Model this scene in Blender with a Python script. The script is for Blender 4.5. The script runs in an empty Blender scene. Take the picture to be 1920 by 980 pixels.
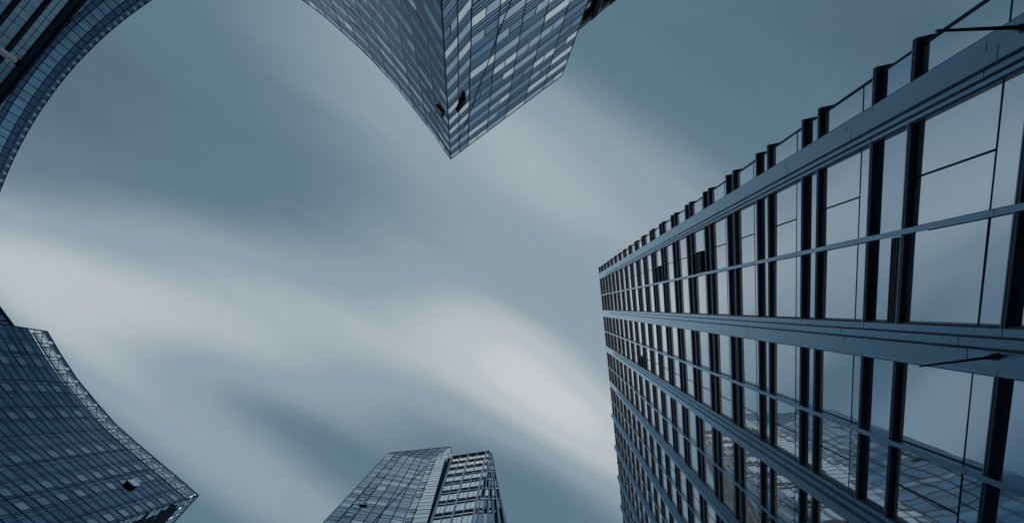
import bpy, math, random
import numpy as np
from mathutils import Vector, Matrix

random.seed(7)
C = bpy.context.scene.collection
SC = bpy.context.scene

# ------------------------------------------------------------------ camera
PX, PY, F = 955.0, 690.0, 618.0            # principal point and focal length of the 1920 px wide photograph
UP = np.array([5.0, -50.0, 618.0]); UP /= np.linalg.norm(UP)          # true zenith in camera axes (right, down, forward)
xw = np.array([1.0, 0, 0]) - UP * UP[0]; xw /= np.linalg.norm(xw)
yw = np.cross(UP, xw)
ROT = np.stack([xw, yw, UP])               # camera axes -> world axes
CAM = np.array([0.0, 0.0, 1.6])
cam_data = bpy.data.cameras.new('camera')
cam = bpy.data.objects.new('camera', cam_data); C.objects.link(cam)
r_, d_, f_ = ROT @ [1, 0, 0], ROT @ [0, 1, 0], ROT @ [0, 0, 1]
M4 = Matrix.Identity(4)
for i in range(3):
    M4[i][0] = r_[i]; M4[i][1] = -d_[i]; M4[i][2] = -f_[i]; M4[i][3] = CAM[i]
cam.matrix_world = M4
cam_data.sensor_width = 36.0
cam_data.lens = 36.0 * F / 1920.0
cam_data.shift_x = (960 - PX) / 1920.0
cam_data.shift_y = -(490 - PY) / 1920.0
cam_data.clip_start = 0.05; cam_data.clip_end = 20000
SC.camera = cam

def ray(u, v):
    return ROT @ np.array([u - PX, v - PY, F])
def at_height(u, v, h):                    # point of a pixel's ray h metres above the camera
    r = ray(u, v); return CAM + r * (h / r[2])
def up_of(u, v):                           # direction of a vanishing point, one metre of rise
    r = ray(u, v); return r / r[2]
def pixel(p):
    c = ROT.T @ (np.asarray(p) - CAM); return np.array([PX + F * c[0] / c[2], PY + F * c[1] / c[2]])

# ------------------------------------------------------------------ view, world, sun
SC.view_settings.view_transform = 'Standard'; SC.view_settings.look = 'None'
SC.view_settings.exposure = 0.0; SC.view_settings.gamma = 1.0
SC.view_settings.use_curve_mapping = False
SUN_DIR = np.array([-0.90, -0.22, 0.34]); SUN_DIR /= np.linalg.norm(SUN_DIR)
sun_d = bpy.data.lights.new('sun', 'SUN'); sun_d.energy = 2.0; sun_d.angle = math.radians(12)
sun_d.color = (0.95, 0.98, 1.0)
sun = bpy.data.objects.new('sun', sun_d); C.objects.link(sun)
sun.rotation_mode = 'QUATERNION'
sun.rotation_quaternion = Vector(SUN_DIR).to_track_quat('Z', 'Y')
sun.location = (0, 0, 200)

W = bpy.data.worlds.new('World'); SC.world = W; W.use_nodes = True
nt = W.node_tree; N = nt.nodes; L = nt.links
for n in list(N): N.remove(n)
wo = N.new('ShaderNodeOutputWorld'); bg = N.new('ShaderNodeBackground'); L.new(bg.outputs[0], wo.inputs[0])
SKY_STRENGTH = 0.1
bg.inputs[1].default_value = SKY_STRENGTH
sky = N.new('ShaderNodeTexSky'); sky.sky_type = 'NISHITA'; sky.sun_disc = False
sky.sun_elevation = math.asin(SUN_DIR[2]); sky.sun_rotation = math.atan2(SUN_DIR[0], SUN_DIR[1])
tc = N.new('ShaderNodeTexCoord'); sep = N.new('ShaderNodeSeparateXYZ'); L.new(tc.outputs['Generated'], sep.inputs[0])
def link_or_set(sock, v):
    if isinstance(v, (int, float)): sock.default_value = v
    else: L.new(v, sock)
def math_(op, a, b=None, c=None, clamp=False):
    n = N.new('ShaderNodeMath'); n.operation = op; n.use_clamp = clamp
    link_or_set(n.inputs[0], a)
    if b is not None: link_or_set(n.inputs[1], b)
    if c is not None: link_or_set(n.inputs[2], c)
    return n.outputs[0]
zc = math_('MAXIMUM', sep.outputs[2], 0.12)
qx = math_('DIVIDE', sep.outputs[0], zc); qy = math_('DIVIDE', sep.outputs[1], zc)      # position in the cloud layer
comb = N.new('ShaderNodeCombineXYZ'); L.new(qx, comb.inputs[0]); L.new(qy, comb.inputs[1])
def noise_stretched(angle, along, across, detail, seed):
    ca, sa = math.cos(angle), math.sin(angle)
    a = math_('MULTIPLY', math_('ADD', math_('MULTIPLY', qx, ca), math_('MULTIPLY', qy, sa)), along)
    b = math_('MULTIPLY', math_('SUBTRACT', math_('MULTIPLY', qy, ca), math_('MULTIPLY', qx, sa)), across)
    cb = N.new('ShaderNodeCombineXYZ'); L.new(a, cb.inputs[0]); L.new(b, cb.inputs[1]); cb.inputs[2].default_value = seed
    nz = N.new('ShaderNodeTexNoise'); L.new(cb.outputs[0], nz.inputs['Vector'])
    nz.inputs['Scale'].default_value = 1.0; nz.inputs['Detail'].default_value = detail; nz.inputs['Roughness'].default_value = 0.45
    return nz.outputs[0]
STREAK = math.radians(28)
# wind-drawn cloud streaks: centre (photo pixel), half length, half width, angle, density
LOBES = [
    (40, 515, 300, 75, 25, .42), (330, 585, 320, 80, 26, .20), (660, 650, 280, 85, 26, .23),
    (960, 680, 210, 78, 36, .22), (1085, 795, 210, 66, 40, .34), (760, 590, 240, 70, 22, .05), (1560, 800, 240, 200, 30, .46),  # last one: unseen bright cloud, added to brighten the top-centre tower's windows
    (1110, 355, 260, 100, 34, .22), (900, 250, 220, 90, 40, .12), (620, 50, 300, 130, 35, .16),
    (400, 850, 300, 60, 36, .22), (130, 650, 200, 60, 32, .16), (90, 360, 300, 90, 24, .06),
    (850, 440, 280, 60, 26, .06), (430, 500, 260, 70, 22, .10), (520, 950, 220, 70, 36, .05),
    (440, 735, 260, 42, 30, -.06), (840, 805, 280, 50, 27, -.08), (230, 230, 340, 120, 15, -.08),
    (1500, 100, 420, 150, 20, -.08), (1000, 930, 180, 70, 30, -.08), (620, 330, 260, 90, 26, -.01), (600, 790, 240, 50, 26, -.05),
]
val = None
for (u, v, la, lw, ang, amp) in LOBES:
    c0 = ray(u, v); c0 = c0 / c0[2]
    e = math.radians(ang); k = F
    a = math.cos(e) * k; b = math.sin(e) * k
    dx = math_('SUBTRACT', qx, float(c0[0])); dy = math_('SUBTRACT', qy, float(c0[1]))
    al = math_('DIVIDE', math_('MULTIPLY_ADD', dx, a, math_('MULTIPLY', dy, b)), float(la))
    ac = math_('DIVIDE', math_('MULTIPLY_ADD', dy, a, math_('MULTIPLY', dx, -b)), float(lw))
    e2 = math_('ADD', math_('MULTIPLY', al, al), math_('MULTIPLY', ac, ac))
    g = math_('MULTIPLY', math_('POWER', 2.718, math_('MULTIPLY', e2, -0.5)), amp)
    val = g if val is None else math_('ADD', val, g)
n1 = noise_stretched(STREAK, 0.7, 3.2, 3.0, 1.7); n2 = noise_stretched(STREAK, 1.6, 9.0, 2.0, 5.1)
val = math_('ADD', val, math_('MULTIPLY', math_('SUBTRACT', n1, 0.5), 0.20))
val = math_('ADD', val, math_('MULTIPLY', math_('SUBTRACT', n2, 0.5), 0.07))
# darker away from the zenith: lens vignette put into the sky's colour
rad = math_('SQRT', math_('ADD', math_('MULTIPLY', qx, qx), math_('MULTIPLY', qy, qy)))
low = math_('MULTIPLY', math_('MULTIPLY_ADD', rad, 0.5, -1.05, clamp=True), 0.50)          # brighter haze towards the horizon
val = math_('ADD', val, math_('ADD', math_('MULTIPLY_ADD', math_('MINIMUM', rad, 2.0), -0.13, 0.42), low))
ramp = N.new('ShaderNodeValToRGB'); L.new(val, ramp.inputs[0])
def lin(c):
    return tuple((x / 255 / 12.92 if x <= 10 else ((x / 255 + .055) / 1.055) ** 2.4) for x in c) + (1,)
cr = ramp.color_ramp; cr.interpolation = 'EASE'
stops = [(0.0, (57, 82, 99)), (0.3, (92, 120, 137)), (0.6, (142, 160, 171)), (0.85, (183, 191, 196)), (1.0, (200, 204, 207))]
while len(cr.elements) < len(stops): cr.elements.new(0.5)
for el, (p, c) in zip(cr.elements, stops): el.position = p; el.color = lin(c)
scale = N.new('ShaderNodeVectorMath'); scale.operation = 'SCALE'; L.new(ramp.outputs[0], scale.inputs[0]); scale.inputs[3].default_value = 1 / SKY_STRENGTH
mix = N.new('ShaderNodeMix'); mix.data_type = 'RGBA'; mix.inputs[0].default_value = 0.97
L.new(sky.outputs[0], mix.inputs[6]); L.new(scale.outputs[0], mix.inputs[7]); L.new(mix.outputs[2], bg.inputs[0])

# ------------------------------------------------------------------ materials
MATS = {}
def material(name, color, rough=0.5, metal=0.0, island=0.0, spots=0.0, wave=0.0, wave_scale=0.4, alpha=1.0, ior=1.5, edge=None, spec=.5):
    m = bpy.data.materials.new(name); m.use_nodes = True
    t = m.node_tree; nn = t.nodes; ll = t.links
    b = nn['Principled BSDF']
    b.inputs['Base Color'].default_value = (*color, 1)
    b.inputs['Roughness'].default_value = rough; b.inputs['Metallic'].default_value = metal
    b.inputs['IOR'].default_value = ior
    b.inputs['Specular IOR Level'].default_value = spec
    tcn = nn.new('ShaderNodeTexCoord')
    fac = None
    def mul(a, bb):
        q = nn.new('ShaderNodeMath'); q.operation = 'MULTIPLY'; ll.new(a, q.inputs[0]); ll.new(bb, q.inputs[1]); return q.outputs[0]
    def ranged(sock, lo, hi):
        q = nn.new('ShaderNodeMapRange'); ll.new(sock, q.inputs[0]); q.inputs[3].default_value = lo; q.inputs[4].default_value = hi; return q.outputs[0]
    if island:
        g = nn.new('ShaderNodeNewGeometry'); fac = ranged(g.outputs['Random Per Island'], 1 - island, 1 + island)
    if spots:
        z = nn.new('ShaderNodeTexNoise'); z.inputs['Scale'].default_value = 0.8; z.inputs['Detail'].default_value = 6
        ll.new(tcn.outputs['Object'], z.inputs['Vector'])
        s = ranged(z.outputs[0], 1 - spots, 1 + spots); fac = s if fac is None else mul(fac, s)
    if fac is not None:
        mx = nn.new('ShaderNodeVectorMath'); mx.operation = 'SCALE'; mx.inputs[0].default_value = color
        ll.new(fac, mx.inputs[3]); ll.new(mx.outputs[0], b.inputs['Base Color'])
    if wave:
        z = nn.new('ShaderNodeTexNoise'); z.inputs['Scale'].default_value = wave_scale; z.inputs['Detail'].default_value = 1.5
        ll.new(tcn.outputs['Object'], z.inputs['Vector'])
        bp = nn.new('ShaderNodeBump'); bp.inputs['Strength'].default_value = 1.0; bp.inputs['Distance'].default_value = wave
        ll.new(z.outputs[0], bp.inputs['Height']); ll.new(bp.outputs[0], b.inputs['Normal'])
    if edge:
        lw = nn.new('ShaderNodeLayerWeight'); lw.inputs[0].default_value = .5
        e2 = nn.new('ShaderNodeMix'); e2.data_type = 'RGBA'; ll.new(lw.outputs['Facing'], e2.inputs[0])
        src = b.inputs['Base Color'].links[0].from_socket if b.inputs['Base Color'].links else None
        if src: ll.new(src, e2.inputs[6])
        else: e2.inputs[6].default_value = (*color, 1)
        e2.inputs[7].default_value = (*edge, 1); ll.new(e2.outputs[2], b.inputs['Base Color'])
    if alpha < 1:
        tr = nn.new('ShaderNodeBsdfTransparent'); tr.inputs[0].default_value = (.93, .96, .98, 1)
        ms = nn.new('ShaderNodeMixShader'); ms.inputs[0].default_value = alpha
        ll.new(tr.outputs[0], ms.inputs[1]); ll.new(b.outputs[0], ms.inputs[2])
        ll.new(ms.outputs[0], nn['Material Output'].inputs[0])
    MATS[name] = m
    return m
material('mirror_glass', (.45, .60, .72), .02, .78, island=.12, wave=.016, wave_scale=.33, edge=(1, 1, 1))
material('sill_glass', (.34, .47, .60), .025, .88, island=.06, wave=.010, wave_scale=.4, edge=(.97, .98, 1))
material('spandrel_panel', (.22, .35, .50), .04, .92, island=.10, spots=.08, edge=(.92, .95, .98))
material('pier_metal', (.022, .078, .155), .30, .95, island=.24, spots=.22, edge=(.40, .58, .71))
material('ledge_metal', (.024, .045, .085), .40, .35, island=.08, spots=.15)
material('dark_frame', (.012, .022, .042), .45, .2, spec=.12)
material('core_dark', (.012, .020, .034), .7, spec=.12)
material('black_gap', (.002, .005, .011), .6, spec=.12)
material('louvre_metal', (.02, .030, .05), .4, .4)
material('facet_glass', (.21, .33, .47), .12, 1.0, island=.16, wave=.012, wave_scale=.25)
material('facet_window_bright', (.92, .93, .93), .10, 1.0, island=.10, wave=.01, wave_scale=.4)
material('facet_window_mid', (.44, .56, .68), .10, 1.0, island=.22, wave=.01, wave_scale=.4)
material('facet_line', (.008, .016, .034), .5, .2, spec=.12)
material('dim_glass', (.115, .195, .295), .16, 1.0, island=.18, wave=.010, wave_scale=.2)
material('dim_window', (.23, .31, .39), .08, 1.0, island=.60, wave=.01)
material('dim_line', (.009, .019, .042), .5, .2, spec=.12)
material('screen_glass', (.50, .58, .64), .06, .9, alpha=.12)
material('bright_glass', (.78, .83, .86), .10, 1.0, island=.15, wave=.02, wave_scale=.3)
material('band_glass', (.42, .53, .63), .14, 1.0, island=.28, wave=.012, wave_scale=.2)
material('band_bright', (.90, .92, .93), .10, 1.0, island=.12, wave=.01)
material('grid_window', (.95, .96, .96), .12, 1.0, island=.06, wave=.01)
material('grid_metal', (.17, .27, .40), .32, .75, island=.08)
material('curve_glass', (.36, .50, .63), .12, 1.0, island=.12, wave=.01)
material('curve_dark', (.10, .18, .29), .3, .6, island=.12)
material('block_panel', (.46, .57, .64), .22, .85, island=.08, spots=.06)
material('white_paint', (.80, .80, .80), .4, spots=.08)
material('paving', (.12, .145, .18), .8, spots=.25)
material('roof_felt', (.10, .11, .12), .9, spots=.2)

# ------------------------------------------------------------------ helpers
class MB:
    """collects faces for one mesh object"""
    def __init__(s): s.v = []; s.f = []; s.m = []
    def quad(s, a, b, c, d, mi=0):
        k = len(s.v); s.v += [a, b, c, d]; s.f.append((k, k + 1, k + 2, k + 3)); s.m.append(mi)
    def poly(s, pts, mi=0):
        k = len(s.v); s.v += list(pts); s.f.append(tuple(range(k, k + len(pts)))); s.m.append(mi)
    def box(s, M, a0, a1, b0, b1, n0, n1, mi=0):
        k = len(s.v)
        s.v += [M(a, b, n) for n in (n0, n1) for (a, b) in ((a0, b0), (a1, b0), (a1, b1), (a0, b1))]
        for q in ((0, 3, 2, 1), (4, 5, 6, 7), (0, 1, 5, 4), (1, 2, 6, 5), (2, 3, 7, 6), (3, 0, 4, 7)):
            s.f.append(tuple(k + i for i in q)); s.m.append(mi)
    def rod(s, p, q, r0, r1=None, mi=0, n=10, cap=True):
        r1 = r0 if r1 is None else r1
        p = np.asarray(p, float); q = np.asarray(q, float); d = q - p; d /= np.linalg.norm(d)
        a = np.cross(d, [0, 0, 1.0]); a = a if np.linalg.norm(a) > .1 else np.cross(d, [0, 1.0, 0]); a /= np.linalg.norm(a); b = np.cross(d, a)
        k = len(s.v)
        for (c, r) in ((p, r0), (q, r1)):
            s.v += [c + r * (math.cos(t) * a + math.sin(t) * b) for t in np.linspace(0, 2 * math.pi, n, endpoint=False)]
        for i in range(n): s.f.append((k + i, k + (i + 1) % n, k + n + (i + 1) % n, k + n + i)); s.m.append(mi)
        if cap:
            s.f.append(tuple(k + i for i in reversed(range(n)))); s.m.append(mi)
            s.f.append(tuple(k + n + i for i in range(n))); s.m.append(mi)
    def prism(s, low, high, mi=0):
        n = len(low); k = len(s.v); s.v += list(low) + list(high)
        s.f.append(tuple(k + i for i in range(n))); s.m.append(mi); s.f.append(tuple(k + n + i for i in reversed(range(n)))); s.m.append(mi)
        for i in range(n): s.f.append((k + i, k + n + i, k + n + (i + 1) % n, k + (i + 1) % n)); s.m.append(mi)
    def build(s, name, mats, parent=None, kind=None):
        if isinstance(mats, str): mats = [mats]
        off = np.array(parent.get('base', (0, 0, 0))) if parent else np.zeros(3)
        me = bpy.data.meshes.new(name)
        me.from_pydata([tuple(float(x) for x in (np.asarray(p) - off)) for p in s.v], [], s.f)
        for m in mats: me.materials.append(MATS[m])
        me.polygons.foreach_set('material_index', s.m)
        me.update()
        o = bpy.data.objects.new(name, me); C.objects.link(o)
        if parent:
            o.parent = parent
            o['base'] = [float(x) for x in off]
        if kind: o['kind'] = kind
        return o

def thing(name, label, cat, base, group=None):
    o = bpy.data.objects.new(name, None); C.objects.link(o); o.empty_display_size = 1
    o.location = [float(x) for x in base]; o['base'] = [float(x) for x in base]
    o['label'] = label; o['category'] = cat
    if group: o['group'] = group
    return o

class Wall:
    """a facade between a polyline along its top edge and one along its foot; M(h, t, n) = h metres below the top, t metres along, n metres out"""
    def __init__(s, top, foot):
        s.top = [np.asarray(p, float) for p in top]; s.foot = [np.asarray(p, float) for p in foot]
        s.T = [0.0]
        for a, b in zip(s.top, s.top[1:]): s.T.append(s.T[-1] + np.linalg.norm(b - a))
        s.H = np.mean([p[2] for p in s.top]) - np.mean([p[2] for p in s.foot])
        s.N = []
        for i in range(len(s.top) - 1):
            n = np.cross(s.top[i + 1] - s.top[i], s.foot[i] - s.top[i]); n /= np.linalg.norm(n)
            if n @ (CAM - s.top[i]) < 0: n = -n
            s.N.append(n)
        s.L = s.T[-1]
    def M(s, h, t, n=0.0):
        i = min(max(int(np.searchsorted(s.T, t, side='right')) - 1, 0), len(s.N) - 1)
        u = (t - s.T[i]) / (s.T[i + 1] - s.T[i])
        a = s.top[i] + (s.top[i + 1] - s.top[i]) * u; b = s.foot[i] + (s.foot[i + 1] - s.foot[i]) * u
        nrm = s.N[i]
        if u < .5 and i > 0: nrm = s.N[i] * (.5 + u) + s.N[i - 1] * (.5 - u)
        elif u > .5 and i < len(s.N) - 1: nrm = s.N[i] * (1.5 - u) + s.N[i + 1] * (u - .5)
        return a + (b - a) * (h / s.H) + n * nrm
    def locate(s, u, v):
        best = None; h0, h1, t0, t1 = 0, s.H * .9, 0, s.L
        for it in range(6):
            for h in np.linspace(h0, h1, 13):
                for t in np.linspace(t0, t1, 13):
                    e = np.hypot(*(pixel(s.M(h, t)) - (u, v)))
                    if best is None or e < best[0]: best = (e, h, t)
            dh, dt = (h1 - h0) / 6, (t1 - t0) / 6
            h0, h1, t0, t1 = best[1] - dh, best[1] + dh, best[2] - dt, best[2] + dt
        return best[1], best[2]

def in_frame(p, pad=30):
    c = ROT.T @ (np.asarray(p) - CAM)
    if c[2] <= 0: return False
    u, v = PX + F * c[0] / c[2], PY + F * c[1] / c[2]
    return -pad < u < 1920 + pad and -pad < v < 980 + pad
def px_area(a, b, c, d):
    q = [pixel(p) for p in (a, b, c, d)]
    return .5 * abs(sum(q[i][0] * q[(i + 1) % 4][1] - q[(i + 1) % 4][0] * q[i][1] for i in range(4)))
def windows_as_parts(cells, parent, name='window', limit=100):
    """cells: (area, builder(mb) , materials); the largest become parts, the rest one part"""
    cells.sort(key=lambda c: -c[0])
    for c in cells[:limit]:
        mb = MB(); c[1](mb, 0); mb.build(name, [c[2]], parent)
    rest = cells[limit:]
    if rest:
        names = sorted({c[2] for c in rest}); mb = MB()
        for c in rest: c[1](mb, names.index(c[2]))
        mb.build(name, names, parent, kind='stuff')

def tilted(M, h0, h1, t0, t1, n, amt):
    a, b, c = (random.uniform(-amt, amt) for _ in range(3))
    return (M(h0, t0, n + a), M(h0, t1, n + b), M(h1, t1, n + c), M(h1, t0, n + c - b + a))

# ------------------------------------------------------------------ ground
g = MB(); g.quad((-3000, -3000, 0), (3000, -3000, 0), (3000, 3000, 0), (-3000, 3000, 0))
ground = g.build('ground', 'paving'); ground['kind'] = 'structure'

# ------------------------------------------------------------------ the near office tower on the right
V1 = ROT @ np.array([1019 - PX, 576 - PY, F]); V1 /= np.linalg.norm(V1)      # up the facade
V2 = ROT @ np.array([1470 - PX, 4050 - PY, F]); V2 /= np.linalg.norm(V2)     # along the facade
NR = np.cross(V1, V2); NR /= np.linalg.norm(NR)
if NR @ (ROT @ np.array([-1.0, 0, 0])) < 0: NR = -NR
DR = 15.5
def R(s, t, n=0.0): return CAM - DR * NR + s * V1 + t * V2 + n * NR

TOP = 89.7
uppers = [12.8, 17.76, 21.77, 25.80, 29.53, 33.30]
while uppers[-1] < TOP - 3: uppers.append(uppers[-1] + 3.79)
gaps = [1.55, 1.55, 1.08, 1.15, .96, .96] + [.96] * 40
uppers = [8.6, 4.8] [::-1] + uppers; gaps = [1.4, 1.5] + gaps
T_END = 74.0
thick = [(-6.42, -4.98)] + [(3.0 + 9.5 * k, 4.66 + 9.5 * k) for k in range(8)]
thin = [(-0.97, -0.75)] + [(8.42 + 9.6 * k if k < 2 else 8.42 + 9.5 * k + .1, 8.66 + 9.6 * k if k < 2 else 8.66 + 9.5 * k + .1) for k in range(7)]
tower = thing('office_tower', 'near office tower on the right with stepped metal piers, dark ledges and mirror windows', 'office tower', R(-1.6, 3))
mb = MB(); mb.box(R, -1.7, TOP, -7.56, T_END, -28, -.03); mb.build('wall', 'core_dark', tower)
mb = MB(); mb.box(R, TOP + .003, TOP + .25, -7.60, T_END, -28, .02); mb.build('roof', 'pier_metal', tower)

# bays of glass between the verticals: (t0, t1, kind)
verts = sorted(thick + thin)
bays = [(-7.58, -6.42)] + [(verts[i][1], verts[i + 1][0]) for i in range(len(verts) - 1)]
# piers, each three steps of jointed metal panels
for k, (a, b) in enumerate(thick):
    mb = MB(); w = b - a
    top_in = uppers[-4]
    for i in range(len(uppers)):
        s0 = uppers[i]; s1 = uppers[i + 1] if i + 1 < len(uppers) else TOP
        if i == 0: s0 = -1.6
        mb.box(R, s0 + .012, s1 - .012, a, b, -.02, .30)
        if s1 < TOP - 9 or k > 3:
            mb.box(R, s0 + 1.012, s1 + .988, a + .20 * w, b - .13 * w, .303, .50)
            mb.box(R, s0 + .512, s1 + .488, a + .42 * w, b - .28 * w, .503, .72)
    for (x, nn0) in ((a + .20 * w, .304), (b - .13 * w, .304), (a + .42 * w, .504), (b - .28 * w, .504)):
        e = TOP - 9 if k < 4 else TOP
        mb.box(R, -1.0, e, x - .05, x + .05, nn0 - .05, nn0 + .012, 1)  # dark strips along the step edges, drawing their shadow lines in colour
    for x in (a - .035, b + .035): mb.box(R, -1.0, TOP - .01, x - .034, x + .034, -.02, .20, 1)      # dark strips painting the dark reflections on the pier sides beside the panes
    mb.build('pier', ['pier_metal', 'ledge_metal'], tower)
for k, (a, b) in enumerate(thin):
    mb = MB()
    for i in range(len(uppers)):
        s0 = uppers[i]; s1 = uppers[i + 1] if i + 1 < len(uppers) else TOP
        if i == 0: s0 = -1.6
        mb.box(R, s0 + .51, s1 + .49 if i + 1 < len(uppers) else s1, a, b, -.02, .36)
    mb.build('mullion', 'pier_metal', tower)
# ledges
def ledge(s):
    mb = MB()
    edges = [-7.90] + [x for ab in verts for x in ab] + [T_END]
    for i in range(0, len(edges) - 1, 2):
        t0, t1 = edges[i], edges[i + 1]
        mb.box(R, s, s + .10, t0, t1, -.02, .235)
        mb.box(R, s + .10, s + .13, t0, t1, .17, .25, 1)     # bright drip edge
    mb.box(R, s, s + .10, -7.90, -7.60, -26, -.023)      # the ledge turns the corner
    mb.build('ledge', ['ledge_metal', 'pier_metal'], tower)
for u, gp in zip(uppers, gaps):
    ledge(u); ledge(u - gp)
    mb = MB()
    for (t0, t1) in bays:
        mb.quad(R(u - gp + .13, t0, .0), R(u, t0, .0), R(u, t1, .0), R(u - gp + .13, t1, .0))
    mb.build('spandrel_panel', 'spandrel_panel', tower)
# windows
cells = []
BARRED = {1, 4, 7, 10, 13}
for i in range(len(uppers)):
    if i == 0: continue
    hi = uppers[i] - gaps[i]; lo = uppers[i - 1] + .13
    for j, (t0, t1) in enumerate(bays):
        c = R((hi + lo) / 2, (t0 + t1) / 2)
        vis = in_frame(c, 260)
        cells.append((px_area(R(lo, t0), R(hi, t0), R(hi, t1), R(lo, t1)) if vis else 0, i, j, lo, hi, t0, t1))
cells.append((0, 99, 0, uppers[-1] + .13, TOP - .02, bays[0][0], bays[0][1]))
for j, (t0, t1) in enumerate(bays[1:], 1): cells.append((1, 99, j, uppers[-1] + .13, TOP - .02, t0, t1))
cells.sort(key=lambda c: -c[0])
def win_glass(mb, c, m_g=0, m_s=1):
    _, i, j, lo, hi, t0, t1 = c
    mid = lo + .24 * (hi - lo)
    q = tilted(lambda a, b, n: R(a, b, n), mid, hi, t0, t1, .004, .012); mb.quad(*q, m_g)
    q = tilted(lambda a, b, n: R(a, b, n), lo, mid, t0, t1, .004, .006); mb.quad(*q, m_s)
def win_frame(mb, c, mi=0):
    _, i, j, lo, hi, t0, t1 = c
    mid = lo + .24 * (hi - lo)
    mb.box(R, mid - .02, mid + .02, t0, t1, -.01, .018, mi)
    mb.box(R, lo, lo + .04, t0, t1, -.01, .016, mi); mb.box(R, hi - .05, hi, t0, t1, -.01, .016, mi)
    mb.box(R, lo + .042, hi - .062, t0, t0 + .04, -.01, .016, mi); mb.box(R, lo + .042, hi - .062, t1 - .04, t1, -.01, .016, mi)
    if j in BARRED and i != 99:
        tm = t0 + .52 * (t1 - t0)
        mb.box(R, mid + .027, hi - .063, tm - .04, tm + .04, -.01, .022, mi)
for c in cells[:100]:
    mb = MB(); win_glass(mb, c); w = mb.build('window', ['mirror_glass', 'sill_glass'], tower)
    mb = MB(); win_frame(mb, c); mb.build('frame', 'dark_frame', w)
mb = MB()
for c in cells[100:]:
    win_glass(mb, c); win_frame(mb, c, 2)
mb.build('window', ['mirror_glass', 'sill_glass', 'dark_frame'], tower, kind='stuff')
# corner trim along the far edge
mb = MB(); mb.box(R, -1.6, TOP, -7.66, -7.585, -.2, .03); mb.box(R, -1.6, TOP, -7.655, -7.635, .033, .07); mb.build('corner_trim', 'ledge_metal', tower)
# open sashes seen in the upper floors, a louvre in one spandrel
def near_cell(u, v):
    return min(cells, key=lambda c: np.hypot(*(pixel(R((c[3] + c[4]) / 2, (c[5] + c[6]) / 2)) - (u, v))))
for (u, v) in ((1236, 508), (1310, 488), (1205, 655)):
    c = near_cell(u, v); _, i, j, lo, hi, t0, t1 = c; tm = t0 + .5 * (t1 - t0)
    mb = MB()
    mb.box(R, lo + .25 * (hi - lo), hi - .07, tm, t1 - .06, .01, .06, 1)
    mb.box(R, lo + .25 * (hi - lo), lo + .25 * (hi - lo) + .06, tm, t1 - .06, .063, .40)
    mb.box(R, lo + .29 * (hi - lo), hi - .07, tm + .0, tm + .06, .063, .38)
    mb.build('open_sash', ['louvre_metal', 'black_gap'], tower)
i = uppers.index(17.76); t0, t1 = [b for b in bays if b[0] < 1 < b[1]][0]
mb = MB()
for k in range(6):
    s0 = uppers[i] - gaps[i] + .14 + k * .105
    mb.box(R, s0, s0 + .05, t0 + .05, t1 - .05, .004, .06)
    mb.quad(R(s0, t0 + .05, .008), R(s0 + .105, t0 + .05, .008), R(s0 + .105, t1 - .05, .008), R(s0, t1 - .05, .008), 1)
mb.build('louvre', ['louvre_metal', 'black_gap'], tower)

# ------------------------------------------------------------------ flagpoles fixed to two piers
def on_facade(u, v, n):
    r = ray(u, v); lam = (-DR + n) / (r @ NR); return CAM + r * lam
def flagpole(root_px, tip_px, label):
    p = on_facade(*root_px, .72)
    r = ray(*tip_px); r /= np.linalg.norm(r)
    # tip: the point of the tip's line of sight nearest to the horizontal line out of the facade
    d = NR * 1.0
    w0 = p - CAM; a, b, c = 1.0, d @ r, 1.0; dd, e = d @ w0, r @ w0
    k = (a * e - b * dd) / (a * c - b * b); q = CAM + r * k
    ax = (q - p) / np.linalg.norm(q - p)
    o = thing('flagpole', label, 'flagpole', p, 'bare flagpoles on the right tower')
    m = MB(); m.rod(p + ax * .10, q, .050, .032, n=12); m.build('pole', 'dark_frame', o)
    m = MB(); m.rod(p + .003 * NR, p + .05 * NR, .13, n=14); m.rod(p + .05 * NR, p + ax * .26, .085, .07, n=12); m.build('bracket', 'ledge_metal', o)
    m = MB(); m.rod(q - ax * .02, q + ax * .05, .045, .03, n=12); m.build('finial', 'grid_metal', o)
flagpole((1925, 51), (1758, 58), 'bare dark flagpole crossing the outermost pier near the top right corner')
flagpole((1867, 668), (1727, 686), 'short bare dark flagpole on the wide pier below the mirror windows')

# ------------------------------------------------------------------ faceted glass tower, top centre
def extrude_foot(tops, dv, drop): return [p - dv * drop for p in tops]
HA = 95.0; dA = up_of(867, 668)
left_px = [(845, 298), (829, 275), (812, 250), (791, 223), (771, 197.5), (737, 156), (688, 102.5), (641, 60), (607, 30), (567, 0), (530, -24), (480, -52)]
topL = [at_height(u, v, HA) for u, v in left_px]
Cn = topL[0]; Rn = at_height(1053.5, 142, HA); Kn = at_height(877.6, 273.7, HA)
down = ROT @ np.array([18, 298, 0.0]) / 298.5
shiftC = down * 6.0
footL = [p - dA * (HA + 1.6) + shiftC * max(0, 1 - i / 4) for i, p in enumerate(topL)]
WL = Wall(topL, footL)
WRt = Wall([Cn, Kn, Rn], [footL[0], Kn - dA * (HA + 1.6), Rn - dA * (HA + 1.6)])
WC = Wall([Cn, Kn], [WRt.foot[0], WRt.foot[1]]); WM = Wall([Kn, Rn], WRt.foot[1:])
ft = thing('glass_tower', 'glass tower coming to a sharp corner at top centre, some windows bright', 'glass tower', footL[0])
back = [Rn + np.array([-6, -45, 0]), topL[-1] + np.array([20, -35, 0])]
ring_t = [Cn] + [Kn, Rn] + back + topL[:0:-1]
inset = np.mean(ring_t, axis=0)
sh = lambda p: p + (inset - p) * .004
fb = footL[0]
ring_b = [p - dA * (HA + 1.6) for p in ring_t]
inb = np.mean(ring_b, axis=0)
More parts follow.
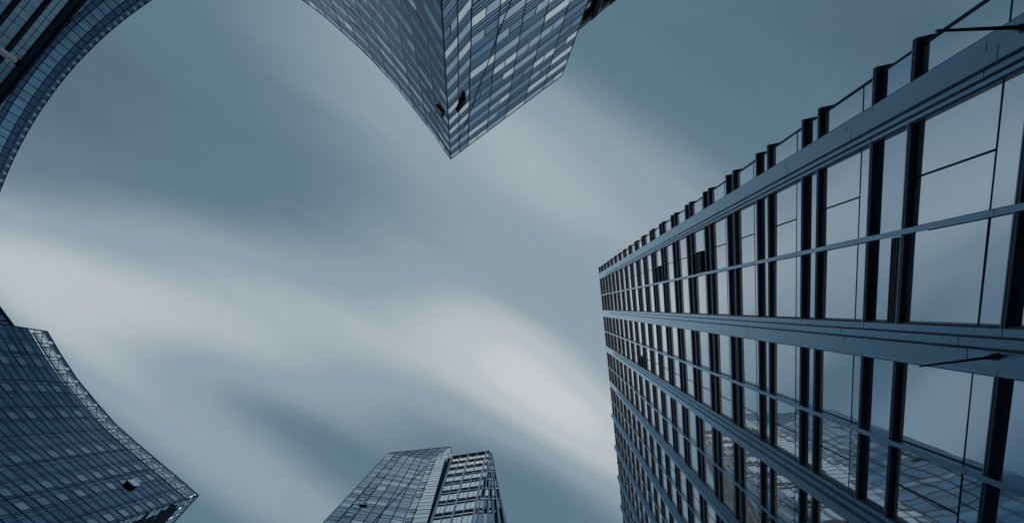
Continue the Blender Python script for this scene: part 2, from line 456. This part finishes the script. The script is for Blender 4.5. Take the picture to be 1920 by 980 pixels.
mb = MB(); mb.prism([p + (inb - p) * .006 - (0, 0, .0) for p in ring_b], [p + (inset - p) * .006 - (0, 0, .3) for p in ring_t]); mb.build('wall', 'core_dark', ft)

def facet_facade(wall, bay, parent, floors, prob_bright, prob_mid, name, pane='facet_glass', cells=None, jitter=.012, lw=1.0, halves=.45):
    """panes floor by floor, dark joints between them"""
    M = wall.M; nb = max(1, round(wall.L / bay)); ts = np.linspace(0, wall.L, nb + 1)
    FL = 3.6; glass = MB(); lines = MB()
    line = 'facet_line'; rows = [(0.0, 1.75), (1.75, 2.3), (2.3, 2.95), (2.95, 3.6)]
    for f in range(floors):
        h = f * FL
        for j in range(nb):
            t0, t1 = ts[j], ts[j + 1]
            for ri, (a, b) in enumerate(rows):
                w = (.085 if ri in (0, 1) else .065) * lw
                lines.box(M, h + a - w, h + a + w, t0, t1, .0, .05)
                if ri: glass.quad(*tilted(M, h + a, h + b, t0, t1, .01, jitter))
            halved = random.random() < halves
            parts = [(t0, (t0 + t1) / 2), ((t0 + t1) / 2, t1)] if halved else [(t0, t1)]
            for (x0, x1) in parts:
                r = random.random()
                kind = 'facet_window_bright' if r < prob_bright else 'facet_window_mid' if r < prob_bright + prob_mid else pane
                q = tilted(M, h + .1, h + 1.65, x0 + .1, x1 - .1, .03, jitter)
                if cells is not None and kind != pane and in_frame(q[0]) :
                    cells.append((px_area(*q), (lambda q: lambda m, mi: m.quad(*q, mi))(q), kind))
                    glass.quad(M(h, x0, .008), M(h, x1, .008), M(h + 1.75, x1, .008), M(h + 1.75, x0, .008))
                else: glass.quad(*tilted(M, h, h + 1.75, x0, x1, .01, jitter))
            if halved: lines.box(M, h + .05, h + 1.7, (t0 + t1) / 2 - .09, (t0 + t1) / 2 + .09, .0, .06)
    H = floors * FL
    for t in ts[1:-1]:
        for f in range(floors):
            lines.box(M, f * FL, (f + 1) * FL, t - .10 * lw, t + .10 * lw, .0, .07)
    glass.build('glazing', pane, parent)
    if name: lines.build(name, line, parent)
    return ts
cells = []
facet_facade(WL, 5.6, ft, 20, .03, .40, 'glazing_bar', cells=cells, jitter=.010, lw=1.35)
facet_facade(WC, 3.4, ft, 20, .25, .45, 'glazing_bar', cells=cells, halves=.1)
facet_facade(WM, 5.8, ft, 20, .30, .30, 'glazing_bar', cells=cells)
windows_as_parts(cells, ft)
# edges and creases
def edge_line(pts, r, name, parent, mat_, out=None):
    m = MB()
    for a, b in zip(pts, pts[1:]): m.rod(a, b, r, n=6)
    return m.build(name, mat_, parent)
edge_line([Cn, WRt.foot[0]], .16, 'corner_joint', ft, 'facet_line')
edge_line([Kn, WRt.foot[1]], .14, 'corner_joint', ft, 'facet_line')
edge_line(topL, .14, 'roof_edge', ft, 'facet_line'); edge_line([Cn, Rn], .14, 'roof_edge', ft, 'facet_line')
edge_line([Rn, WRt.foot[2]], .14, 'corner_joint', ft, 'facet_line')
cr_pts = [WM.M(*WM.locate(u, v), .06) for (u, v) in ((880, 215), (905, 145), (930, 75), (959, 0), (968, -25))]
edge_line([WC.M(*WC.locate(860, 262), .06)] + cr_pts, .08, 'crease_joint', ft, 'facet_line')
def open_window(wall, poly_px, parent, name='open_window', depth=.5, mats=('black_gap',)):
    loc = [wall.locate(u, v) for (u, v) in poly_px]
    m = MB(); k = len(loc)
    lo = [wall.M(h, t, .04) for h, t in loc]; hi = [wall.M(h, t, depth) for h, t in loc]
    m.prism(lo, hi); return m.build(name, list(mats), parent)
open_window(WC, [(856, 208), (867, 183), (871, 172), (872, 190)], ft)
open_window(WL, [(817, 196), (820, 195), (831, 208), (830, 220)], ft)

# ------------------------------------------------------------------ dark framed building behind it
HB = 88.0; dB = up_of(890, 690)
p0 = at_height(1085, 50, HB * 1.25); p1 = at_height(1146, 0, HB * 1.25); p2 = at_height(1240, -78, HB * 1.25); pm = at_height(1040, 87, HB * 1.25)
top = [pm, p0, p1, p2]; HBB = HB * 1.25 + 1.6
WB2 = Wall([pm, p2], [pm - dB * HBB, p2 - dB * HBB])
fr = thing('framed_block', 'black-framed building just showing behind the right edge of the sharp-cornered glass tower', 'office block', WB2.foot[0])
bk = np.array([10, -30, 0.0])
mb = MB(); mb.prism([WB2.M(HBB, 0, -.1), WB2.M(HBB, WB2.L, -.1), WB2.M(HBB, WB2.L, -.1) + bk, WB2.M(HBB, 0, -.1) + bk], [WB2.M(.2, 0, -.1), WB2.M(.2, WB2.L, -.1), WB2.M(.2, WB2.L, -.1) + bk, WB2.M(.2, 0, -.1) + bk]); mb.build('wall', 'core_dark', fr)
mb = MB(); mw = MB(); me_ = MB()
ts = np.arange(0, WB2.L + .1, 7.2)
for f in range(14):
    h = f * 7.0
    mb.box(WB2.M, h, h + 2.6, 0, WB2.L, -.05, .9)
    me_.box(WB2.M, h + .85, h + 1.0, 0, WB2.L, .903, .96)
    mw.quad(WB2.M(h + 2.6, 0, 0), WB2.M(h + 7, 0, 0), WB2.M(h + 7, WB2.L, 0), WB2.M(h + 2.6, WB2.L, 0))
mb.build('ledge', 'black_gap', fr); mw.build('window', 'facet_glass', fr, kind='stuff'); me_.build('trim', 'white_paint', fr)
mb = MB(); mt = MB()
for t in ts:
    mb.box(WB2.M, 0, 95, t - 1.2, t + 1.2, -.05, 1.1); mt.box(WB2.M, 0, 95, t + 1.2, t + 1.32, .9, 1.12)
mb.build('post', 'black_gap', fr); mt.build('trim', 'white_paint', fr)

# ------------------------------------------------------------------ dark glass tower with a concave front, lower left
HD = 112.0; dD = up_of(910, 752)
b_px = [(88, 621), (111, 660), (144, 710), (184, 758), (217.6, 796), (255, 829), (293, 861), (335, 896), (372, 928)]
topB = [at_height(u, v, HD) for u, v in b_px]
footB = extrude_foot(topB, dD, HD + 1.6)
WB = Wall(topB, footB)
cB = topB[-1]; e1 = at_height(330, 974, HD); e2 = at_height(255, 1058, HD)
WE = Wall([cB, e1, e2], extrude_foot([cB, e1, e2], dD, HD + 1.6))
bt = thing('concave_tower', 'dark glass tower with a curved roofline and see-through glass parapet at lower left', 'glass tower', footB[-1])
bb = [e2 + np.array([-60, 10, 0]), topB[0] + np.array([-70, 20, 0])]
PAR = 4.8
def ringB(h): return [WB.M(h, t, -.12) for t in WB.T] + [WE.M(h, WE.L, -.12)] + [p - dD * h for p in bb]
mb = MB(); mb.prism(ringB(HD + 1.6), ringB(PAR)); mb.build('wall', 'core_dark', bt)
def dim_facade(wall, parent, floors, start, bay, win_rows=True, cells=None, glass_m='dim_glass', line_m='dim_line', win_m='dim_window'):
    M = wall.M; nb = max(1, round(wall.L / bay)); ts = np.linspace(0, wall.L, nb + 1); FL = 3.7
    glass = MB(); lines = MB()
    for f in range(floors):
        h = start + f * FL
        for j in range(nb):
            t0, t1 = ts[j], ts[j + 1]; w = t1 - t0
            if h < HD: glass.quad(*tilted(M, h, h + 1.4, t0, t1, .01, .008)); glass.quad(*tilted(M, h + 1.4, h + FL, t0, t1, .01, .008))
            for (a, ww) in ((0, .12), (1.5, .06), (1.9, .06)): lines.box(M, h + a - ww, h + a + ww, t0, t1, 0, .05)
            big = j % 2 == 0
            lines.box(M, h, h + FL, t0 - (.14 if big else .08), t0 + (.14 if big else .08), 0, .06)
            lines.box(M, h, h + FL, t0 + .30 * w - .05, t0 + .30 * w + .05, 0, .05)
            lines.box(M, h, h + FL, t0 + .86 * w - .05, t0 + .86 * w + .05, 0, .05)
            if win_rows and (j % 5 in (1, 2, 4)) and in_frame(M(h, t0)):
                x0, x1 = t0 + .33 * w, t0 + .83 * w
                q = tilted(M, h + 1.95, h + 3.55, x0, x1, .07, .03)
                cells.append((px_area(*q), (lambda q: lambda m, mi: m.quad(*q, mi))(q), win_m))
                lines.box(M, h + 3.55, h + 3.68, x0, x1, 0, .12); lines.box(M, h + 1.95, h + 3.55, x1, x1 + .1, 0, .12)
    glass.build('glazing', glass_m, parent); lines.build('glazing_bar', line_m, parent)
    return ts
cells = []
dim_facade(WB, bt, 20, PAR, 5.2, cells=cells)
windows_as_parts(cells, bt)
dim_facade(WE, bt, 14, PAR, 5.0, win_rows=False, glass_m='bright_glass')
# glass parapet: clear panes on a steel grid, roof plant frame behind
def parapet(wall, nrows, bay):
    M = wall.M; nb = max(1, round(wall.L / bay)); ts = np.linspace(0, wall.L, nb + 1)
    gl = MB(); ln = MB(); br = MB(); pn = MB()
    for j in range(nb):
        t0, t1 = ts[j], ts[j + 1]
        for r in range(nrows):
            h0, h1 = PAR * r / nrows, PAR * (r + 1) / nrows
            gl.quad(*tilted(M, h0, h1, t0, t1, .01, .01)); ln.box(M, h0 - .06, h0 + .06, t0, t1, -.05, .05)
            ln.box(M, h0, h1, t0 + .5 * (t1 - t0) - .05, t0 + .5 * (t1 - t0) + .05, -.05, .04)
        ln.box(M, 0, PAR, t0 - .13, t0 + .13, -.05, .06)
        ln.box(M, -.05, .12, t0, t1, -.1, .1)
        pn.quad(*tilted(M, .12, 1.25, t0 + .1, t0 + .80 * (t1 - t0), .05, .01))
        br.rod(M(.4, t0 + .5, -.6), M(PAR - .2, t0 + .5, -3.5), .16, n=6)
        br.rod(M(PAR * .4, t0, -1.9), M(PAR * .4, t1, -1.9), .22, n=6)
        br.rod(M(.5, t0, -.7), M(PAR * .42, t1, -1.9), .10, n=6)
        for k in range(3):
            if random.random() < .6: br.box(M, PAR * random.uniform(.5, .75), PAR, t0 + (t1 - t0) * k / 3, t0 + (t1 - t0) * (k + .7) / 3, -6.5, -4.5)
        if j % 2 == 1:
            br.rod(M(-1.3, t0 + 1, -1.2), M(3, t0 + 1, -1.2), .14, n=6); br.rod(M(-1.2, t0 + 1, -1.3), M(-.9, t0 + 2.6, -1.3), .16, n=6)
    gl.build('parapet_glass', 'screen_glass', bt); pn.build('parapet_panel', 'dim_glass', bt); ln.build('parapet_grid', 'dim_line', bt); br.build('roof_frame', 'grid_metal', bt)
parapet(WB, 3, 5.2); parapet(WE, 3, 5.0)
edge_line([cB, WE.foot[0]], .20, 'corner_joint', bt, 'dim_line')
edge_line(topB + [e1, e2], .20, 'roof_edge', bt, 'dim_line')
# end wall of the tower towards the top
WT = Wall([topB[0], bb[1]], [footB[0], bb[1] - dD * (HD + 1.6)])
edge_line([topB[0], footB[0]], .2, 'corner_joint', bt, 'dim_line')
# the propped-open sash
h, t = WB.locate(246, 909)
sx = MB(); sx.box(WB.M, h - .5, h + 1.2, t - 1.3, t + 1.3, .03, .95, 1)
sx.box(WB.M, h - .9, h + .8, t - 1.4, t + 1.4, .96, 1.04, 0)
sx.build('open_window', ['facet_window_mid', 'black_gap'], bt)

# small dark block behind it
HS = 130.0; s_px = [(-60, 498), (0, 577), (24, 610), (60, 658)]
tp = [at_height(u, v, HS) for u, v in s_px]; dS = up_of(900, 700)
WS = Wall([tp[0], tp[-1]], extrude_foot([tp[0], tp[-1]], dS, HS + 1.6))
sb = thing('rooftop_block', 'sliver of a dark building behind the upper end of the concave tower', 'office block', WS.foot[0])
bk = np.array([-40, 10, 0.0])
mb = MB(); mb.prism([WS.M(HS, 0, -.1), WS.M(HS, WS.L, -.1), WS.M(HS, WS.L, -.1) + bk, WS.M(HS, 0, -.1) + bk], [WS.M(.2, 0, -.1), WS.M(.2, WS.L, -.1), WS.M(.2, WS.L, -.1) + bk, WS.M(.2, 0, -.1) + bk]); mb.build('wall', 'dim_glass', sb)
mb = MB(); mg = MB()
for f in range(12):
    mb.box(WS.M, f * 4.4 - .3, f * 4.4 + .3, 0, WS.L, -.05, .3); mg.box(WS.M, f * 4.4 + 2.2, f * 4.4 + 2.5, 0, WS.L, -.05, .1)
for t in np.arange(0, WS.L, 3.2): mb.box(WS.M, 0, 52, t - .15, t + .15, -.05, .25)
mb.build('ledge', 'dim_line', sb); mg.build('trim', 'grid_metal', sb)

# ------------------------------------------------------------------ folded glass tower, bottom centre
K = 1.7                                    # storeys of these two far towers are drawn in pairs
H1, H3, H2 = 112.0 * K, 105.0 * K, 114.0 * K; dV = up_of(885, 682)
P1 = at_height(728.7, 848.5, H1); P2 = at_height(844.3, 837, H2); P3 = at_height(806.8, 860.8, H3); P4 = at_height(847.2, 851, H2 - 3 * K)
P5 = at_height(834.7, 858.5, H3 - 2 * K)
gz = lambda p: p - dV * ((p[2]) / dV[2])
G1, G3, G5 = gz(P1), gz(P3), gz(P5)
at = thing('folded_tower', 'glass tower with folded facets and a pointed crown beside the gridded tower at the bottom', 'glass tower', G3)
class Flat:
    """bilinear patch a-b along the top, c-d along the foot"""
    def __init__(s, a, b, c, d):
        s.a, s.b, s.c, s.d = a, b, c, d; s.L = np.linalg.norm(b - a); s.H = np.linalg.norm(c - a)
        n = np.cross(b - a, c - a); n /= np.linalg.norm(n); s.n = n if n @ (CAM - a) > 0 else -n
    def M(s, h, t, n=0.0):
        u = t / s.L; k = h / s.H; x = s.a + (s.b - s.a) * u; y = s.c + (s.d - s.c) * u
        return x + (y - x) * k + n * s.n
    locate = Wall.locate
def band_facade(p, parent, nb, floors, FL, dark=.5, winprob=.06, cells=None):
    gl = MB(); ln = MB(); ts = np.linspace(0, p.L, nb + 1)
    for f in range(floors):
        for sub in range(3):
            h0 = f * FL + sub * FL / 3; h1 = h0 + FL / 3
            j = 0
            while j < nb:
                k = min(nb, j + random.choice((1, 1, 2, 3, 4)))
                gl.quad(*tilted(p.M, h0, h1, ts[j], ts[k], .01, .015), 1 if random.random() < .10 else 0)
                j = k
        ln.box(p.M, f * FL - .06 * K, f * FL + .06 * K, 0, p.L, 0, .05 * K); ln.box(p.M, f * FL + FL / 3 - .03 * K, f * FL + FL / 3 + .03 * K, 0, p.L, 0, .04 * K)
    for t in ts[1:-1]: ln.box(p.M, 0, floors * FL, t - .11 * K, t + .11 * K, 0, .08 * K)
    gl.build('glazing', ['band_glass', 'band_bright'], parent); ln.build('glazing_bar', 'facet_line', parent)
    return ts
FA = Flat(P1, P3, G1, G3); FBr = Flat(P3, P5, G3, G5)
body_b = [G1, G3, G5, G5 + np.array([34, 68, 0]), G1 + np.array([0, 76, 0])]
body_t = [P1, P3, P5, P5 + np.array([34, 68, 0]), P1 + np.array([0, 76, 0])]
cb = np.mean(body_b, axis=0); ct = np.mean(body_t, axis=0)
mb = MB(); mb.prism([p + (cb - p) * .012 for p in body_b], [p + (ct - p) * .012 for p in body_t]); mb.build('wall', 'core_dark', at)
ts = band_facade(FA, at, 6, 16, 4.0 * K)
# openable windows in one bay, outlined by a thin frame
for f in range(14):
    for (flat, t0, t1) in ((FA, ts[1] + .3 * K, ts[1] + 2.6 * K), (FBr, .55 * K, 2.2 * K)):
        if random.random() < .85:
            m = MB(); h0 = (f * 4.0 + 1.4) * K; h1 = h0 + 1.7 * K
            m.quad(*tilted(flat.M, h0, h1, t0, t1, .06, .02)); w = m.build('window', 'band_glass', at)
            m = MB()
            m.box(flat.M, h0 - .1, h0 + .1, t0, t1, .05, .16); m.box(flat.M, h1 - .1, h1 + .1, t0, t1, .05, .16)
            m.box(flat.M, h0, h1, t0 - .1, t0 + .1, .05, .163); m.box(flat.M, h0, h1, t1 - .1, t1 + .1, .05, .163)
            m.build('frame', 'facet_line', w)
gl = MB(); ln = MB()
for f in range(40):
    h0 = f * 1.9 * K
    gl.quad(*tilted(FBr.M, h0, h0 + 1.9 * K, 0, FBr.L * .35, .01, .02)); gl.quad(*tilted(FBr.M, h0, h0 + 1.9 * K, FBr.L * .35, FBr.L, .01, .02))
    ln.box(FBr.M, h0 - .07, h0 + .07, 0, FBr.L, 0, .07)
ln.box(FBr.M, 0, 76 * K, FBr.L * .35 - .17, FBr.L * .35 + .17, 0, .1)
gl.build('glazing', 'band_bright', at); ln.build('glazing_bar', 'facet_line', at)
# crown facets
def tri_facet(a, b, c, mat_, n_lines, name):
    n = np.cross(b - a, c - a); n /= np.linalg.norm(n); n = n if n @ (CAM - a) > 0 else -n
    m = MB(); m.prism([a, b, c], [p - n * .25 for p in (a, b, c)]); o = m.build(name, mat_, at)
    l = MB()
    for k in range(1, n_lines):
        q = k / n_lines; l.rod(a + (b - a) * q + n * .01, a + (c - a) * q + n * .01, .15, n=5)
    for q in (.35, .65): l.rod(a + (b - a) * 1 + (c - b) * q + n * .01, a + (b - a) * .35 + (c - b) * q * .35 + n * .01, .10, n=5)
    l.build('glazing_bar', 'facet_line', o); return o
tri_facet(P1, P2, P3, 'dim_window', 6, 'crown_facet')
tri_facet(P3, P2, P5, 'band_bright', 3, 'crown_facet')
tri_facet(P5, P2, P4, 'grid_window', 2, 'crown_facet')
edge_line([P1, P2, P4], .22, 'roof_edge', at, 'facet_line'); edge_line([P1, P3, P2], .15, 'roof_edge', at, 'facet_line')
edge_line([P3, G3], .2, 'corner_joint', at, 'facet_line'); edge_line([P1, G1], .17, 'corner_joint', at, 'facet_line')
crease = [FA.M(*FA.locate(u, v), .06) for (u, v) in ((800, 872), (765, 908), (735, 940), (698, 980))]
edge_line(crease, .18, 'crease_joint', at, 'facet_line')
h, t = FA.locate(681, 947)
m = MB(); m.box(FA.M, h, h + .35 * K, t - 1.1 * K, t + 1.1 * K, .02, .28 * K); m.build('open_window', 'black_gap', at)

# ------------------------------------------------------------------ gridded tower beside it
HE = 111.0 * K; dE = up_of(893, 702)
E1 = at_height(840, 857.6, HE); E2 = at_height(916.5, 846.5, HE); E3 = at_height(921.5, 846, HE)
gE = lambda p: p - dE * ((p[2]) / dE[2])
LE = np.linalg.norm(E2 - E1)
side_dir = at_height(922.5, 848, HE) - E2
n_f = np.cross(E2 - E1, dE); r893 = ray(893, 975)
low = CAM + r893 * ((E1 - CAM) @ n_f / (r893 @ n_f))                 # the slanting corner lower down, in the plane of the front
B2 = E2 + (low - E2) * (E2[2] / (E2[2] - low[2]))
E4 = E3 + np.array([0.15, 1.0, 0.0]); B4 = gE(E4)
WEf = Wall([E1, E2], [gE(E1), B2]); WEs = Wall([E2, E4], [B2, B4])
gt = thing('gridded_tower', 'slim gridded tower with paired dark ledges and pale windows beside the folded glass tower', 'office tower', gE(E2))
back = np.array([-4.0, 40.0, 0.0]); cE = [E1, E2, E4, E4 + back, E1 + back]; ctr = np.mean(cE, axis=0)
cG = [gE(E1), B2, B4, B4 + back, gE(E1) + back]; ctg = np.mean(cG, axis=0)
mb = MB(); mb.prism([p + (ctg - p) * .03 for p in cG], [p + (ctr - p) * .03 for p in cE]); mb.build('wall', 'core_dark', gt)
FE = 6.6 * K
slot = LE * .11
wcells = []; bars = MB(); cuts = [slot + (LE - slot) * q for q in (0, .22, .45, .68, .93)]
for f in range(14):
    h = f * FE + .2 * K
    led = MB()
    led.box(WEf.M, h, h + .9 * K, slot, LE, -.05, .16 * K); led.box(WEf.M, h + 2.0 * K, h + 2.5 * K, slot, LE, -.05, .12 * K)
    led.box(WEs.M, h, h + .7 * K, .0, WEs.L, -.05, .10 * K); led.box(WEs.M, h + 2.0 * K, h + 2.4 * K, 0, WEs.L, -.05, .08 * K)
    led.build('ledge', 'black_gap', gt)
    for j in range(4):
        t0, t1 = cuts[j], cuts[j + 1]; tm = (t0 + t1) / 2
        for (h0, h1, a, b) in ((.8 * K, 2.0 * K, t0, t1), (2.35 * K, FE, t0, tm - .1), (2.35 * K, FE, tm + .1, t1)):
            q = tilted(WEf.M, h + h0, h + h1, a, b, .0, .02)
            wcells.append((px_area(*q), (lambda q: lambda m, mi: m.quad(*q, mi))(q), 'grid_window'))
    q = tilted(WEf.M, h + 2.4 * K, h + FE, cuts[4] + .3 * K, LE - .05, .1, .02); wcells.append((px_area(*q), (lambda q: lambda m, mi: m.quad(*q, mi))(q), 'grid_window'))
    for j in range(5):
        t0, t1 = WEs.L * j / 5, WEs.L * (j + 1) / 5
        for (h0, h1) in ((1.1 * K, 2.0 * K), (2.6 * K, FE)):
            if random.random() < .62:
                q = tilted(WEs.M, h + h0, h + h1, t0 + .02, t1 - .02 - random.choice((0, .4)) * (t1 - t0), .0, .02)
                wcells.append((px_area(*q), (lambda q: lambda m, mi: m.quad(*q, mi))(q), random.choice(('facet_glass', 'grid_window', 'facet_glass', 'band_glass'))))
# the long side that the near tower's glass reflects
WEb = Wall([E4, E4 + back], [B4, B4 + back])
for f in range(14):
    h = f * FE + .2 * K
    led = MB(); led.box(WEb.M, h, h + .9 * K, 0, WEb.L, -.3, .16 * K); led.box(WEb.M, h + 2.0 * K, h + 2.5 * K, 0, WEb.L, -.3, .12 * K); led.build('ledge', 'black_gap', gt)
    for j in range(9):
        t0, t1 = WEb.L * j / 9 + .3, WEb.L * (j + 1) / 9 - .3; tm = (t0 + t1) / 2
        for (h0, h1, a, b) in ((.9 * K, 2.0 * K, t0, t1), (2.5 * K, FE, t0, tm - .25), (2.5 * K, FE, tm + .25, t1)):
            q = tilted(WEb.M, h + h0, h + h1, a, b, .05, .02)
            wcells.append((0, (lambda q: lambda m, mi: m.quad(*q, mi))(q), random.choice(('grid_window', 'grid_window', 'facet_glass'))))
windows_as_parts(wcells, gt)
for k, t in enumerate(cuts):
    w = .36 * K if k in (0, 2, 4) else .14 * K
    m = MB(); m.box(WEf.M, 0, 95 * K, t - w, t + w, -.05, .22 * K); m.build('pier', 'grid_metal', gt)
for k in range(6):
    t = WEs.L * k / 5; w = WEs.L * .035
    m = MB(); m.box(WEs.M, 0, 95 * K, t - w, t + w, -.05, .12 * K); m.build('pier', 'curve_dark', gt)
m = MB(); m.box(WEf.M, 1, 95 * K, 0, slot - .4 * K, -.05, .1); m.build('recess', 'black_gap', gt)
m = MB(); m.box(WEf.M, -.5, .18 * K, slot, LE + .3 * K, -3, .4 * K); m.build('roof_edge', 'ledge_metal', gt)

# ------------------------------------------------------------------ curved tower, top left
HC = 95.0; dC = up_of(885, 700)
cc, rr = (679.5, 605.2), 723.0
def arc(r_px, a0, a1, n): return [(cc[0] + r_px * math.cos(a), cc[1] + r_px * math.sin(a)) for a in np.linspace(a0, a1, n)]
apx = arc(rr, math.radians(180 + 8), math.radians(180 + 66), 97)
topC = [at_height(u, v, HC) for u, v in apx]
WCv = Wall(topC, extrude_foot(topC, dC, HC + 1.6))
ct_ = thing('curved_tower', 'tower with a concave curved glass front in the top left corner', 'office tower', WCv.foot[36])
outs = [at_height(u, v, HC) for u, v in arc(rr + 190, math.radians(188), math.radians(246), 24)]
rt = [WCv.M(.3, t, -.1) for t in WCv.T] + outs[::-1]
rb = [WCv.M(HC + 1.6, t, -.1) for t in WCv.T] + [p - dC * (HC + 1.6) for p in outs[::-1]]
mb = MB(); mb.prism(rb, rt); mb.build('wall', 'core_dark', ct_)
rows = [(0, .95, 1), (1.15, 2.4, 1), (2.4, 4.6, 0), (4.6, 5.6, 1), (5.6, 8.0, 0), (8.0, 10.6, 1), (10.6, 12.1, 0), (12.1, 14.6, 0), (14.6, 16.0, 1), (16.0, 18.5, 0), (18.5, 22, 0), (22, 26, 1), (26, 34, 0)]
glass = MB(); ln = MB(); white = MB(); sq = MB()
for j in range(len(WCv.T) - 1):
    t0, t1 = WCv.T[j], WCv.T[j + 1]
    for (a, b, k) in rows:
        glass.quad(*tilted(WCv.M, a, b, t0, t1, .0, .01), k)
        ln.box(WCv.M, b - .05, b + .05, t0, t1, -.02, .06)
    white.box(WCv.M, .98, 1.12, t0, t1, 0, .12)
    if j % 2 == 0:
        w = t1 - t0
        ln.box(WCv.M, 1.2, 36, t0 - .10, t0 + .10, -.02, .10)
        for q in (.05, .40):
            for hh in (.12, .50): sq.box(WCv.M, hh, hh + .26, t0 + q * w, t0 + (q + .22) * w, .0, .05)
glass.build('glazing', ['curve_glass', 'curve_dark'], ct_); ln.build('glazing_bar', 'facet_line', ct_)
white.build('trim', 'grid_metal', ct_); sq.build('vent', 'grid_window', ct_, kind='stuff')
edge_line(topC, .12, 'roof_edge', ct_, 'facet_line')

# ------------------------------------------------------------------ straight block in front of the curved tower
HL = 80.0
q0 = at_height(-90, 293, HL); q1 = at_height(300, -182, HL)
WSt = Wall([q0, q1], extrude_foot([q0, q1], up_of(885, 700), HL + 1.6))
st = thing('ledge_block', 'block with long black ledges across the extreme top left corner', 'office block', WSt.foot[0])
bk = np.array([-40, -32, 0.0]); dL = up_of(885, 700)
mb = MB(); mb.prism([WSt.M(HL + 1.6, 0, -.1), WSt.M(HL + 1.6, WSt.L, -.1), WSt.M(HL + 1.6, WSt.L, -.1) + bk, WSt.M(HL + 1.6, 0, -.1) + bk],
                    [WSt.M(.1, 0, -.1), WSt.M(.1, WSt.L, -.1), WSt.M(.1, WSt.L, -.1) + bk, WSt.M(.1, 0, -.1) + bk]); mb.build('wall', 'core_dark', st)
FLs = 2.95
for f in range(7):
    h = f * FLs
    m = MB(); m.box(WSt.M, h, h + (.55 if f else 1.0), 0, WSt.L, -.05, .28)
    if f == 0: m.box(WSt.M, -.45, -.05, 0, WSt.L, -.3, .5)
    m.build('ledge', 'dark_frame', st)
    pm_ = MB(); lm = MB(); n = 44; ts = np.linspace(0, WSt.L, n + 1)
    for j in range(n):
        wide = (j // 4) % 2 == 0
        pm_.quad(*tilted(WSt.M, h + .6, h + FLs, ts[j], ts[j + 1], .0, .008))
        if not (wide and j % 3 == 1): lm.box(WSt.M, h + .6, h + FLs, ts[j] - .05, ts[j] + .05, -.02, .03)
    lm.box(WSt.M, h + 1.95, h + 2.02, 0, WSt.L, -.02, .03)
    pm_.build('panel', 'block_panel', st); lm.build('joint', 'facet_line', st)

# ------------------------------------------------------------------ street lamp column standing near the camera
tipx = at_height(36, 119, 9.0)
lamp_base = np.array([tipx[0], tipx[1], 0.0]); dP = up_of(885, 690)
lamp_base = tipx - dP * tipx[2]
lp = thing('lamp_post', 'white round lamp column with a black cap rising in front of the corner block', 'lamp post', lamp_base)
m = MB(); m.rod(lamp_base, tipx - dP * .10, .12, .085, n=20); m.build('pole', 'white_paint', lp)
m = MB(); m.rod(tipx - dP * .0975, tipx, .088, .092, n=20); m.build('cap', 'black_gap', lp)
m = MB(); m.rod(lamp_base, lamp_base + dP * .04, .24, n=20); m.rod(lamp_base + dP * .04, lamp_base + dP * .5, .15, .14, n=20); m.build('base', 'grid_metal', lp)
for o in bpy.data.objects:
    if 'base' in o: del o['base']
